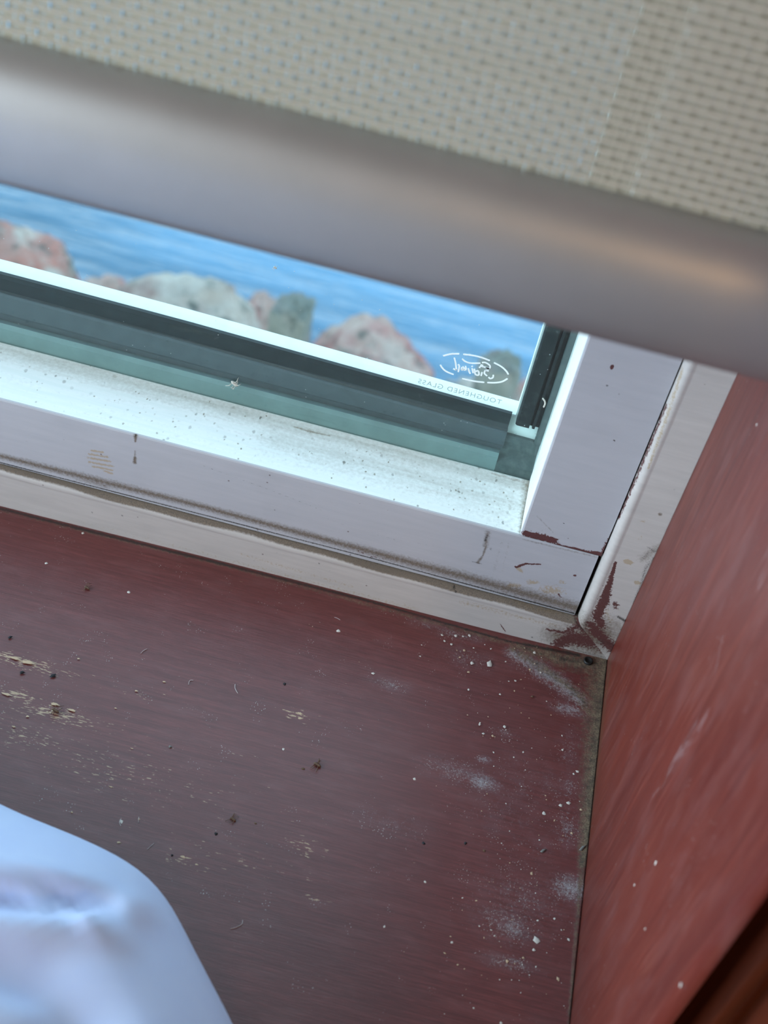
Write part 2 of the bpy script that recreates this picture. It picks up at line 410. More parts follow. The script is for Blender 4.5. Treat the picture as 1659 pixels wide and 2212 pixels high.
# tan grime along the jamb and in the corner
S.stroke(1, [(1312, 1420), (1300, 1500), (1290, 1600), (1277, 1710), (1268, 1800), (1258, 1870)], [44, 40, 30, 22, 17, 10], .85, .55)
S.stroke(1, [(1258, 1870), (1245, 2000), (1230, 2212)], [10, 5, 5], .6, .7)
S.stroke(1, [(1120, 1395), (1200, 1420), (1290, 1440)], [12, 26, 40], .75, .7)
S.stroke(1, [(0, 1103), (500, 1228), (900, 1335), (1120, 1392)], [4, 5, 9, 14], .55, .8)
S.stroke(1, [(1110, 1400), (1180, 1450), (1250, 1500), (1290, 1560)], [14, 16, 18, 22], .7, .7)
S.stroke(3, [(0, 1098), (400, 1200), (800, 1300), (1100, 1385), (1250, 1415)], [6, 6, 5, 4, 7], 1.0, .4)
S.stroke(3, [(1311, 1440), (1300, 1560), (1280, 1740), (1262, 1930), (1232, 2205)], [4, 4, 3, 3.5, 4], .9, .5)
S.blob(3, 1270, 1430, 44, 24, 0, .7, .9); S.blob(3, 1225, 1425, 40, 10, .0, .75, .8); S.blob(3, 1262, 1490, 12, 40, 0, .35, .9)
# chips in the finish on the left
for x, y, rx, ry, st in ((60, 1430, 110, 18, .75), (40, 1500, 60, 16, .75), (120, 1540, 90, 22, .8), (60, 1590, 110, 40, .55), (230, 1660, 180, 60, .45), (300, 1500, 90, 16, .35), (640, 1545, 30, 14, .85), (500, 1850, 160, 22, .42), (420, 1700, 160, 50, .3), (30, 1420, 60, 8, 1), (660, 1830, 40, 20, .6), (690, 1945, 30, 10, .6), (400, 1860, 60, 14, .55), (520, 1630, 60, 20, .3)):
    S.blob(2, x, y, rx, ry, .0, st, .9)
nu, nv = len(xs), len(ys)
n0 = len(P)
# close the board underneath
ring = [i*nv for i in range(nu)] + [(nu-1)*nv+j for j in range(1, nv)] + [i*nv+nv-1 for i in range(nu-2, -1, -1)] + [j for j in range(nv-2, 0, -1)]
low = P[ring].copy(); low[:, 2] = -.04
Fc = grid_faces(nu, nv)
side = np.array([(ring[k], n0+k, n0+(k+1) % len(ring), ring[(k+1) % len(ring)]) for k in range(len(ring))])
sill = obj('window_sill', np.vstack([P, low]), np.vstack([Fc, side]), MAT_SILL, True, kind='structure')
set_mask(sill, np.vstack([S.m, np.zeros((len(low), 4))]))

# ---- right jamb board
zs = np.concatenate([fine(-.0, .20, .0009), np.linspace(.205, ZT, 30)]); ys = fine(YR, .004, .0009)
Yg, Zg = np.meshgrid(ys, zs, indexing='ij')
edge = np.clip((YR+.0025-Yg)/.0025, 0, 1)
P = np.stack([edge**2*.0022, Yg, Zg], -1).reshape(-1, 3)
J = Paint(P, (1, 2), lambda x, y: on(x, y, 0, 0.))
for pts, wd, st in (([(1440, 1670), (1490, 1600), (1530, 1540)], [16, 22, 12], .75), ([(1400, 1740), (1450, 1660)], [12, 20], .55), ([(1545, 1455), (1560, 1380)], [8, 8], .7), ([(1590, 1590), (1610, 1540)], [18, 14], .45), ([(1640, 1270), (1659, 1200)], [30, 34], .6), ([(1480, 1760), (1520, 1690)], [14, 12], .4), ([(1610, 1010), (1630, 960)], [10, 10], .45)):
    J.stroke(0, pts, wd, st, .9)
for x, y, r, st in ((1416, 1864, 7, 1.6), (1370, 1912, 5, 1.2), (1470, 2128, 9, 1.0), (1395, 2007, 6, .8), (1455, 1783, 5, .8), (1486, 1717, 6, .7), (1635, 920, 7, 1.0), (1640, 1060, 6, .6), (1550, 1400, 6, .8)):
    J.blob(0, x, y, r, r*.8, 0, st, .5, px=8)
J.stroke(1, [(1318, 1425), (1306, 1520), (1290, 1660), (1272, 1820)], [26, 24, 20, 8], .75, .9)
J.stroke(1, [(1345, 1350), (1440, 1150)], [10, 5], .5, .9)
J.stroke(1, [(1330, 1430), (1335, 1560), (1310, 1720)], [30, 24, 14], .4, .9)
nu, nv = len(ys), len(zs)
Fc = grid_faces(nu, nv); n0 = len(P)
ring = [i*nv for i in range(nu)] + [(nu-1)*nv+j for j in range(1, nv)] + [i*nv+nv-1 for i in range(nu-2, -1, -1)] + [j for j in range(nv-2, 0, -1)]
low = P[ring].copy(); low[:, 0] = .0035
side = np.array([(ring[k], ring[(k+1) % len(ring)], n0+(k+1) % len(ring), n0+k) for k in range(len(ring))])
jamb = obj('window_jamb', np.vstack([P, low]), np.vstack([Fc[:, ::-1], side]), MAT_JAMB, True, kind='structure')
set_mask(jamb, np.vstack([J.m, np.zeros((len(low), 4))]))
boxes('window_jamb', [(XL-.0035, XL, YR, .004, -.02, ZT)], MAT_JAMB, kind='structure')
boxes('window_head', [(XL-.0035, .0035, YR, .004, ZT, ZT+.019)], MAT_JAMB, kind='structure')

# ---- casing moulding on the room face of the wall
prof = [(.0036, -.150), (.0036, -.182), (.0092, -.1825), (.0108, -.186), (.0128, -.1895), (.0160, -.1925), (.0200, -.1915), (.0228, -.1870), (.0250, -.1862), (.0290, -.1900), (.0400, -.1945), (.0560, -.1960), (.0660, -.1950), (.0690, -.1900), (.0700, -.1640), (.0700, -.150)]
def casing(name, mirror, z0, z1, x_at):
    V = []
    for z in (z0, z1):
        for x, y in prof: V.append((x_at+(-x if mirror else x), y, z))
    n = len(prof); Fc = [(i, i+1, n+i+1, n+i) for i in range(n-1)] + [(n-1, 0, n, 2*n-1), tuple(range(n-1, -1, -1)), tuple(range(n, 2*n))]
    return obj(name, V, Fc, MAT_CASING, False, kind='structure')
c_ = casing('trim_1', False, -.06, ZT+.06, 0.0)
bv = c_.modifiers.new('bevel', 'BEVEL'); bv.width = .0012; bv.segments = 2
casing('trim_2', True, -.06, ZT+.06, XL)

# ================================================================= the window
win = empty('window_1', (0, 0, 0), kind='structure')
TW = .0175                    # width of the outer trim
SY = .0030                    # sash face, set back from the trim face
RT = .0518                    # top of the bottom sash rail
SX0, SX1 = -.0494, -.0178     # right sash stile
GY = .0342                    # room face of the glass
LX0, LX1 = XL+.0178, XL+.0494

# trim profile: s = distance from sill/jamb, y = depth
tp = [(-.022, 0.0)] + [(s, 0.0) for s in np.linspace(0.0, TW-.0042, 34)]
for a in np.linspace(0, math.pi/2, 12)[1:]:
    tp.append((TW-.0042+.0040*math.sin(a), .0004*0+.0040*(1-math.cos(a))-.0007*math.sin(2*a)))
tp += [(TW, .008), (TW, .030)]
tp = np.array(tp)
def trim(name, horizontal, us, paint):
    s = tp[:, 0]; yy = tp[:, 1]
    U, Sg = np.meshgrid(us, s, indexing='ij'); Yg = np.broadcast_to(yy, U.shape)
    if horizontal: P = np.stack([-(U+np.maximum(Sg, 0)), Yg, np.where(Sg < 0, Sg, Sg)], -1).reshape(-1, 3)
    else: P = np.stack([-np.maximum(Sg, 0), Yg, U+np.maximum(Sg, 0)], -1).reshape(-1, 3)
    T = Paint(P, (0, 2), lambda x, y: on(x, y, 1, .0005)); paint(T)
    if horizontal:                     # dirt caught on the rounded top of the trim
        sg = Sg.reshape(-1); xg = P[:, 0]
        wv_ = .0021+.0003*np.sin(xg*61+1)+.0002*np.sin(xg*173)+.0012*np.clip((xg+.10)/.1, 0, 1)
        q_ = np.clip((sg-(TW-wv_))/.0010, 0, 1)
        T.m[:, 1] = np.maximum(T.m[:, 1], q_*1.15)
        T.m[:, 2] = np.maximum(T.m[:, 2], np.clip((sg-(TW-.0006))/.0004, 0, 1)*.9)
        T.m[:, 2] = np.maximum(T.m[:, 2], q_*(.30+.22*np.sin(xg*47)))
    o = obj(name, P, grid_faces(len(us), len(s), not horizontal), MAT_TRIM, True, parent=win)
    set_mask(o, T.m)
    return o
def paint_bottom(T):
    # grime in the quirk along the top, white worn edge left below it
    T.stroke(1, [(0, 1003), (300, 1082), (700, 1185), (1000, 1262), (1255, 1330)], [5, 6, 7, 9, 9], 1.0, .5)
    T.stroke(2, [(0, 1000), (150, 1037), (300, 1078), (400, 1103)], [2.5, 3, 4.5, 3], .8, .6)
    T.stroke(2, [(900, 1232), (1100, 1284), (1250, 1325)], [2, 4, 5], .8, .6)
    T.stroke(3, [(0, 1080), (500, 1210), (900, 1315)], [7, 9, 12], .52, .9)
    T.stroke(3, [(520, 1195), (760, 1265)], [8, 8], .52, .9); T.stroke(3, [(1000, 1300), (1200, 1350)], [14, 10], .55, .9)
    T.stroke(1, [(900, 1330), (1100, 1378), (1200, 1400)], [6, 8, 14], .6, .8)
    T.stroke(3, [(1095, 1297), (1150, 1318), (1220, 1332)], [6, 7, 5], .62, .6)
    # red stain and dirt near the mitre
    T.stroke(0, [(1205, 1390), (1240, 1375), (1275, 1385)], [16, 26, 24], .95, .6)
    T.stroke(0, [(1180, 1357), (1215, 1365), (1250, 1350)], [4, 9, 14], .8, .7)
    T.stroke(1, [(1205, 1372), (1290, 1400)], [34, 34], .95, .9); T.stroke(0, [(1255, 1345), (1305, 1395)], [20, 26], .85, .8)
    T.stroke(2, [(1240, 1340), (1270, 1365), (1310, 1400)], [3, 8, 12], .7, .8)
    T.stroke(2, [(1235, 1400), (1310, 1420)], [8, 12], .6, .9)
    T.blob(1, 1280, 1370, 64, 50, .6, 1.15, .9); T.blob(2, 1292, 1385, 26, 22, .6, .62, .9); T.blob(0, 1262, 1385, 34, 20, .6, .85, .9)
    for x, y in ((985, 1277), (980, 1272), (1050, 1365), (1150, 1375), (690, 1215), (200, 1105), (265, 1112)): T.blob(2, x, y, 3, 3, 0, .9, .5)
    T.stroke(0, [(1080, 1345), (1092, 1362)], 2, .8, .4); T.stroke(0, [(950, 1330), (968, 1337)], 2, .7, .4)
trim('bottom_trim', True, np.concatenate([fine(0, .25, .00045), np.linspace(.26, -XL-.02, 12)]), paint_bottom)
def paint_side(T):
    T.stroke(0, [(1330, 1212), (1318, 1255), (1304, 1300)], [3, 7, 14], 1.0, .5)
    T.stroke(0, [(1304, 1295), (1290, 1330), (1300, 1350)], [13, 14, 12], .95, .6)
    T.blob(0, 1330, 1305, 10, 18, .3, .7, .7)
    T.stroke(0, [(1275, 1345), (1310, 1385), (1325, 1400)], [12, 20, 18], .9, .6)
    T.stroke(1, [(1300, 1340), (1330, 1345), (1345, 1360)], [10, 14, 10], .7, .8)
    T.stroke(1, [(1270, 1350), (1325, 1395)], [26, 24], .95, .9)
    T.blob(1, 1288, 1368, 52, 52, .6, 1.15, .9); T.blob(2, 1300, 1385, 22, 22, .6, .62, .9); T.blob(0, 1285, 1362, 22, 34, .6, .85, .9)
    T.stroke(3, [(1305, 1310), (1320, 1340)], [10, 10], .6, .8)
    for x, y, rx, ry, st in ((1377, 1257, 8, 6, 1), (1357, 1212, 12, 8, .95), (1426, 1109, 4.5, 4.5, 1), (1390, 1124, 9, 4, .6), (1383, 1160, 5, 14, .5), (1350, 1155, 12, 8, .4), (1336, 1316, 5, 4, .6), (1460, 950, 20, 30, .28)):
        T.blob(3 if (x, y) != (1426, 1109) else 1, x, y, rx, ry, 0, st, .5)
    T.stroke(2, [(1400, 1180), (1415, 1190), (1425, 1182)], [5, 9, 7], .66, 1.0); T.stroke(2, [(1385, 1208), (1400, 1192)], [5, 9], .62, 1.0); T.stroke(1, [(1390, 1205), (1420, 1180)], 12, .6, 1.0)
    T.stroke(2, [(1420, 1195), (1395, 1225), (1385, 1260), (1370, 1300)], [8, 9, 6, 7], .66, 1.0); T.stroke(2, [(1335, 1330), (1352, 1340)], [5, 7], .85, .7)
    T.stroke(2, [(1310, 1385), (1335, 1395)], [8, 10], .6, .8); T.stroke(1, [(1440, 1150), (1520, 985), (1590, 830)], [6, 4, 4], .5, .9)
    T.stroke(3, [(1400, 1010), (1440, 900), (1475, 800)], [3, 4, 3], .75, .5)      # yellow line in the quirk
    T.stroke(0, [(1335, 1130), (1380, 1025), (1440, 880)], [2, 3, 2], .75, .6)
trim('side_trim', False, np.concatenate([fine(0, .16, .00045), np.linspace(.165, ZT-.02, 24)]), paint_side)
boxes('side_trim', [(XL, XL+TW, 0, .03, 0, ZT)], MAT_TRIM, .002, parent=win)
boxes('top_trim', [(XL+TW, -TW, 0, .03, ZT-TW, ZT)], MAT_TRIM, .002, parent=win)

# bottom rail: face and mouldy ledge are one bent board
pr = [(SY+.030, .012), (SY, .012)] + [(SY, z) for z in np.linspace(.0145, RT-.0008, 90)] + [(SY+.0003, RT-.0002), (SY+.0009, RT)] + [(y, RT) for y in np.linspace(SY+.002, GY+.0004, 80)] + [(GY+.0004, RT-.006)]
pr = np.array(pr)
us = fine(-.28, SX1-.0009, .0005, XL+TW+.0006, 14)
U, Sg = np.meshgrid(us, np.arange(len(pr)), indexing='ij')
P = np.stack([U, pr[Sg, 0], pr[Sg, 1]], -1).reshape(-1, 3)
isl = (P[:, 1] > SY+.0005)
Rp = Paint(P, (0, 2), lambda x, y: on(x, y, 1, SY))
Rp.stroke(1, [(0, 985), (200, 1035), (420, 1090), (700, 1165), (1000, 1245), (1250, 1315)], [9, 11, 10, 11, 15, 20], 1.0, .9)
Rp.stroke(1, [(170, 1030), (230, 1050)], [12, 8], .8, .8); Rp.stroke(0, [(775, 1190), (800, 1202), (825, 1207)], [4, 5, 4], .55, .9)
Rp.stroke(2, [(0, 999), (400, 1102), (800, 1205), (1240, 1325)], [2.2, 2.2, 2, 3], 1.0, .5)
for y, a, b_ in ((975, 198, 222), (983, 192, 232), (991, 190, 238), (1000, 192, 243), (1009, 200, 243), (1016, 225, 242)):
    Rp.stroke(3, [(a, y+(a-215)*.1), (b_, y+(b_-215)*.25)], 3.2, .95, .6)
Rp.stroke(1, [(293, 938), (292, 954)], [5, 2], 1.2, .7); Rp.stroke(2, [(293, 938), (293, 943)], [4, 3], .8, .6); Rp.stroke(1, [(292, 974), (292, 988)], [1.6, 2], 1.0, .7); Rp.stroke(1, [(292, 988), (291, 999)], [3, 4], 1.2, .7)
Rp.stroke(2, [(438, 1006), (560, 1050), (660, 1088), (700, 1105)], [.8, 1.2, 1.2, .8], .7, .5); Rp.stroke(2, [(700, 1118), (760, 1140), (850, 1165), (940, 1180)], .9, .6, .5)
Rp.stroke(2, [(1053, 1155), (1048, 1168)], [2.5, 4], .85, .8); Rp.stroke(1, [(1054, 1150), (1048, 1180)], [6, 6], .8, .9); Rp.blob(2, 1060, 1186, 5, 5, 0, .72, .9); Rp.stroke(1, [(1050, 1180), (1043, 1200), (1032, 1216)], [3, 2, 4], .95, .6)
Rp.stroke(2, [(1020, 1213), (1040, 1218)], 1.5, .8, .5)
Rp.stroke(1, [(1085, 1165), (1065, 1240)], [5, 5], .35, .9); Rp.stroke(1, [(1100, 1170), (1085, 1235)], [5, 5], .32, .9)
Rp.stroke(0, [(1115, 1225), (1135, 1218), (1168, 1219)], [4, 3, 2], 1.0, .5); Rp.blob(3, 1122, 1230, 12, 6, -.6, .9, .6)
Rp.blob(3, 1110, 1265, 20, 9, .3, .8, .7); Rp.blob(3, 1150, 1258, 18, 8, .3, .75, .7); Rp.blob(3, 1190, 1275, 34, 18, .2, .75, .8); Rp.blob(3, 1215, 1258, 10, 7, 0, .7, .7)
Rp.stroke(1, [(1090, 1275), (1200, 1305), (1245, 1318)], [10, 14, 14], .75, .8)
Rp.stroke(1, [(1300, 1210), (1280, 1260), (1258, 1320)], [6, 10, 12], .72, .8)
Rp.blob(0, 1242, 1243, 3.5, 3.5, 0, 1, .4); Rp.stroke(0, [(1207, 1283), (1212, 1290)], 2.5, .9, .5)
Rp.stroke(1, [(1130, 1165), (1200, 1182), (1296, 1205)], 3, .6, .8)
Lp = Paint(P, (0, 1), lambda x, y: on(x, y, 2, RT))
Lp.stroke(0, [(0, 800), (500, 935), (900, 1045), (1120, 1105)], [46, 44, 46, 46], .20, .6)
Lp.stroke(0, [(300, 880), (700, 985), (950, 1050), (1120, 1095)], [22, 36, 46, 48], .55, .8); Lp.blob(0, 1080, 1090, 110, 54, 0, .9, .8)
Lp.stroke(2, [(0, 752), (400, 858), (800, 963), (1140, 1050)], [26, 24, 22, 22], .75, .9)
Lp.stroke(2, [(600, 950), (900, 1030), (1100, 1085)], [40, 44, 46], .55, .9)
Lp.stroke(1, [(636, 922), (665, 931), (712, 941)], [3, 5, 2.5], .85, .7); Lp.blob(1, 248, 813, 9, 6, 0, .6, .7)
Lp.stroke(1, [(1146, 1040), (1136, 1090), (1124, 1150)], [20, 14, 7], .85, .9); Lp.blob(1, 1100, 1090, 26, 40, 0, .45, .9); Lp.stroke(1, [(1060, 1022), (1144, 1045)], [5, 12], .6, .9)
MM = np.where(isl[:, None], Lp.m, Rp.m)
rail = obj('sash_bottom_rail', P, grid_faces(len(us), len(pr)), MAT_SASH, True, parent=win)
rail.data.materials.append(MAT_LEDGE)
set_mask(rail, MM)
fi = np.empty(len(rail.data.polygons)*3, dtype=np.float32); rail.data.polygons.foreach_get('center', fi); fi = fi.reshape(-1, 3)
rail.data.polygons.foreach_set('material_index', (fi[:, 1] > SY+.0006).astype(np.int32)*(fi[:, 2] > .04).astype(np.int32))
fl = np.ones(len(rail.data.polygons), dtype=bool); fl[(fi[:, 1] > SY+.0002) & (fi[:, 1] < SY+.0018)] = False
rail.data.polygons.foreach_set('use_smooth', np.zeros(len(fl), dtype=bool)); rail.data.update()

# right stile: face plus white reveal
pr = [(SX1, SY+.03), (SX1, SY)] + [(x, SY) for x in np.linspace(SX1-.0006, SX0+.0008, 62)] + [(SX0+.0002, SY+.0003), (SX0, SY+.0009)] + [(SX0, y) for y in np.linspace(SY+.002, GY+.012, 40)]
pr = np.array(pr)
us = np.concatenate([fine(RT+.0003, .16, .0005), np.linspace(.165, ZT-.02, 14)])
U, Sg = np.meshgrid(us, np.arange(len(pr)), indexing='ij')
P = np.stack([pr[Sg, 0], pr[Sg, 1], U], -1).reshape(-1, 3)
St = Paint(P, (0, 2), lambda x, y: on(x, y, 1, SY))
St.stroke(0, [(1134, 1152), (1160, 1159), (1196, 1168)], [8, 11, 10], 1.1, .6); St.stroke(0, [(1200, 1176), (1260, 1190), (1300, 1200)], [4, 5, 7], 1.0, .6); St.stroke(2, [(1128, 1158), (1210, 1180), (1302, 1204)], [2, 3, 3], .9, .6)
St.stroke(0, [(1268, 1192), (1302, 1196), (1318, 1165), (1325, 1145)], [5, 7, 6, 3], .95, .6)
St.stroke(0, [(1325, 1150), (1350, 1095), (1374, 1035), (1400, 975), (1440, 870)], [3.5, 5, 5.5, 3, 2], .85, .7)
St.stroke(2, [(1302, 1205), (1350, 1095), (1440, 872)], 1.5, .8, .6)
St.stroke(1, [(1160, 1115), (1195, 1150)], 2, .55, .6); St.blob(0, 1322, 793, 4, 6, 0, 1, .4); St.blob(2, 1311, 833, 3, 3, 0, .9, .4); St.blob(2, 1327, 952, 2.6, 2.6, 0, .9, .4); St.blob(2, 1218, 1130, 2.6, 2, 0, .9, .4)
St.stroke(1, [(1130, 1155), (1210, 1178), (1300, 1200)], 4, .5, .9)
isr = P[:, 1] > SY+.0005
MM = St.m.copy(); MM[isr] = 0; MM[isr, 2] = .35*np.clip((.16-P[isr, 2])/.1, 0, 1)
stile = obj('sash_stile', P, grid_faces(len(us), len(pr), False), MAT_SASH, False, parent=win)
stile.data.materials.append(MAT_LEDGE); set_mask(stile, MM)
fi = np.empty(len(stile.data.polygons)*3, dtype=np.float32); stile.data.polygons.foreach_get('center', fi); fi = fi.reshape(-1, 3)
stile.data.polygons.foreach_set('material_index', ((fi[:, 1] > SY+.0006) & (fi[:, 0] < SX0+.001)).astype(np.int32))
boxes('sash_stile', [(LX0, LX1, SY, GY+.012, RT, ZT-.02)], MAT_SASH, .001, parent=win)
boxes('sash_top_rail', [(LX1, SX0, SY, GY+.012, ZT-.06, ZT-.02)], MAT_SASH, .001, parent=win)

# glass pane
boxes('glass_pane', [(LX1-.004, SX0+.004, GY, GY+.0002, RT-.004, ZT-.056)], MAT_GLASS, parent=win)

# beyond the glass: shade-toned inner frame face, gaskets, outer frame
def sag(x): return np.interp(x, [-.6, -.268, -.194, -.120, -.0635, 0], [.0002, 0, -.0006, -.0022, -.0036, -.0045])
def ridged(name, x0, x1, prof, mat, lo=.060):
    """profile (y, z) swept along x; whatever lies above lo sags with the frame"""
    xs_ = np.linspace(x0, x1, 40); n = len(prof); V = []
    for x in xs_:
        for y, z in prof: V.append((x, y, z+sag(x)*min(1, max(0, (z-lo)/.012))))
    Fc = [(i*n+(k+1) % n, i*n+k, (i+1)*n+k, (i+1)*n+(k+1) % n) for i in range(39) for k in range(n)] + [tuple(range(n)), tuple(range(40*n-1, 39*n-1, -1))]
    return obj(name, V, Fc, mat, parent=win)
ridged('frame_inner_face', LX1, -.0640, [(.0352, .046), (.0352, .0585), (.0360, .0605), (.0398, .0590), (.0425, .0590), (.0425, .046)], MAT_TEAL)
ridged('bottom_gasket', LX1, -.0632, [(.0398, .0590), (.0398, .0615), (.0390, .0630), (.0390, .0715), (.0398, .0721), (.0424, .0721), (.0424, .0590)], MAT_GASKET)
ridged('gasket_lip', LX1, -.0634, [(.0402, .0718), (.0408, .0728), (.0408, .0784), (.0412, .0802), (.0425, .0805), (.0425, .0718)], MAT_LIP)
ridged('corner_plate', -.0640, SX0, [(.0352, .046), (.0352, .0560), (.0402, .0600), (.0402, .0650), (.0410, .0690), (.0425, .0690), (.0425, .046)], MAT_DTEAL)
# upright gasket on the right
def upright(name, prof, z0, z1, mat):
    V = [(x, y, z) for z in (z0, z1) for x, y in prof]; n = len(prof)
    Fc = [(i, i+1, n+i+1, n+i) for i in range(n-1)] + [(n-1, 0, n, 2*n-1), tuple(range(n-1, -1, -1)), tuple(range(n, 2*n))]
    return obj(name, V, Fc, mat, parent=win)
upright('side_gasket', [(-.0612, .0425), (-.0612, .0392), (-.0606, .0385), (-.0558, .0385), (-.0556, .0405), (-.0548, .0405), (-.0546, .0388), (-.0536, .0388), (-.0534, .0405), (-.0520, .0405), (-.0520, .0425)], .0742, ZT-.06, MAT_BLACK)
upright('frame_inner_face', [(-.0520, .0425), (-.0520, .0395), (SX0, .0395), (SX0, .0425)], .0665, ZT-.06, MAT_DTEAL)
upright('side_gasket', [(LX1, .0425), (LX1, .0385), (LX1+.011, .0385), (LX1+.011, .0425)], .0742, ZT-.06, MAT_BLACK)
# outer sill of the frame
prof = [(.0426, .0600), (.0426, .0785), (.0430, .0790), (.0480, .0792), (.0515, .0791), (.0524, .0783), (.0524, .0600)]
ridged('outer_sill', XL, -.0, prof, MAT_OUTER)
boxes('rebate_filler', [(-.0486, .0, .0125, .0425, .046, ZT), (XL, -.0180, .0125, .0345, -.01, .0500), (-.0480, 0, .0125, .042, -.01, .06)], MAT_BLACK, parent=win)
upright('outer_stile', [(-.0618, .0498), (-.0618, .0427), (-.02, .0427), (-.02, .0498)], .0755, ZT, MAT_OUTER)
upright('outer_stile', [(XL+.02, .0498), (XL+.02, .0427), (XL+.0618, .0427), (XL+.0618, .0498)], .0755, ZT, MAT_OUTER)

# etched toughened-glass mark: it reads from outside, so it is mirrored from the room
ez = GY-.00012
def g_(x, y): p = on(880+x/4.1475, 700+y/4.1475, 1, ez); return p
def strokes(name, polys, wpx, mat, parent):
    V = []; Fc = []
    for pts in polys:
        q = [g_(*p) for p in pts]
        # smooth polyline
        r = []
        for i in range(len(q)-1):
            p0 = q[max(i-1, 0)]; p1 = q[i]; p2 = q[i+1]; p3 = q[min(i+2, len(q)-1)]
            for t in np.linspace(0, 1, 5, endpoint=False):
                r.append(.5*((2*p1)+(-p0+p2)*t+(2*p0-5*p1+4*p2-p3)*t*t+(-p0+3*p1-3*p2+p3)*t**3))
        r.append(q[-1]); hw = wpx/4.1475/5.9/1000/2; b0 = len(V)
        for i, p in enumerate(r):
            d = r[min(i+1, len(r)-1)]-r[max(i-1, 0)]; d = d/(np.linalg.norm(d)+1e-12); nrm = np.array([-d[2], 0, d[0]])
            k = hw*(.75 if i in (0, len(r)-1) else 1)
            for yy in (0, -.00008):
                V.append(p+nrm*k+np.array([0, yy, 0])); V.append(p-nrm*k+np.array([0, yy, 0]))
        for i in range(len(r)-1):
            a = b0+i*4; b = a+4
            Fc += [(a+2, a+3, b+3, b+2), (a, b, b+1, a+1), (a, a+2, b+2, b), (a+1, b+1, b+3, a+3)]
        e = b0+(len(r)-1)*4; Fc += [(b0, b0+1, b0+3, b0+2), (e, e+2, e+3, e+1)]
    return obj(name, V, Fc, mat, parent=parent)
mark = empty('glass_mark', (0, 0, 0), parent=win)
strokes('oval_outline', [[(320, 285), (390, 268), (465, 266)], [(500, 270), (580, 280), (660, 298), (740, 328)], [(775, 345), (840, 380), (885, 420), (905, 452)], [(898, 488), (850, 515), (790, 525), (715, 524)], [(690, 522), (600, 512), (490, 488)], [(295, 365), (315, 395), (350, 425), (415, 452)]], 16, MAT_ETCH, mark)
strokes('script_lettering', [[(490, 310), (520, 335), (570, 350), (655, 350)], [(420, 300), (432, 350), (440, 412)], [(440, 412), (410, 400)], [(455, 430), (465, 380), (455, 360)], [(490, 385), (485, 410), (510, 400), (495, 380)],
         [(520, 375), (525, 405), (505, 412)], [(545, 395), (555, 430), (565, 445)], [(580, 395), (590, 440)], [(600, 400), (610, 450), (640, 455), (635, 420), (610, 425)], [(650, 375), (690, 385), (735, 400)], [(668, 345), (700, 345), (738, 370), (735, 395), (700, 392)],
         [(655, 365), (680, 372)], [(700, 412), (690, 440), (715, 465)], [(730, 420), (700, 415)], [(670, 430), (660, 465)], [(770, 455), (765, 480), (740, 488), (728, 475)], [(640, 385), (655, 390)], [(575, 375), (585, 382)]], 15, MAT_ETCH, mark)
fc = bpy.data.curves.new('lettering', 'FONT'); fc.body = 'TOUGHENED GLASS'; fc.size = .0031; fc.align_x = 'CENTER'; fc.extrude = .00004; fc.space_character = 1.18
tmp = bpy.data.objects.new('lettering_tmp', fc); COL.objects.link(tmp)
dg = bpy.context.evaluated_depsgraph_get(); me = bpy.data.meshes.new_from_object(tmp.evaluated_get(dg)); bpy.data.objects.remove(tmp)
me.materials.append(plain('frosted_grey_etching', (.36, .46, .46), .8, .2, 0, .04)); me.name = 'lettering'
ca = g_(470, 605)
for v in me.vertices: v.co = Vector((ca[0]-v.co.x, ez-v.co.z*.5-.00003, ca[2]+v.co.y-.001))
link(bpy.data.objects.new('lettering', me), parent=mark)

# ================================================================= roller blind
blind = empty('roller_blind', (0, -.098, .2262), label='taupe open-weave roller blind pulled half down in front of the window', cat='blind')
def child(o):
    o.data.transform(Matrix.Translation((0, .098, -.2262))); return o
BX0, BX1 = XL+.012, -.0095
cp = 1.60e-3; rp = 2.30e-3; z0 = .2568; z1 = .90; y0 = -.098
nc = int((BX1-BX0)/cp); nr = int((z1-z0)/rp)
# warp tapes: flat, weaving behind every weft
zz = []; off = []
for r in range(nr):
    for k, (fz, fy) in enumerate(((.0, .00030), (.30, -.00006), (.72, -.00006))):
        zz.append(z0+(r+fz)*rp); off.append((r, fy))
zz = np.array(zz); rr = np.array([a for a, _ in off]); fy = np.array([b for _, b in off])
V = []; Fs = []
cx = BX0+cp*(np.arange(nc)+.5)
hw = cp*.468
par = ((np.arange(nc)[:, None]//2+rr[None, :]) % 2)
yy = y0+fy[None, :]+np.where(fy[None, :] < 0, par*.00050, 0)
jit = RNG.normal(0, .00003, (nc, len(zz)))
left = np.stack([np.broadcast_to((cx-hw)[:, None], yy.shape)+jit, yy, np.broadcast_to(zz, yy.shape)], -1)
right = left.copy(); right[..., 0] += 2*hw
V = np.stack([left, right], 2).reshape(-1, 3)
nz = len(zz); i = np.arange(nc)[:, None]*nz*2; j = np.arange(nz-1)[None, :]*2
a = (i+j).ravel(); Fc = np.stack([a, a+1, a+3, a+2], 1)
child(obj('warp_tapes', V, Fc, MAT_WARP, True, parent=blind, kind='stuff'))
# weft cords: round, running across
V = []; Fc = []
for r in range(nr):
    zc = z0+r*rp
    xs_ = (BX0, BX1); b0 = len(V)
    for x in xs_:
        for k in range(8):
            a = k*math.pi/4; V.append((x, y0-.00005+.00030*math.cos(a), zc+.00030*math.sin(a)))
    for k in range(8): Fc.append((b0+k, b0+(k+1) % 8, b0+8+(k+1) % 8, b0+8+k))
child(obj('weft_cords', V, Fc, MAT_WEFT, True, parent=blind, kind='stuff'))
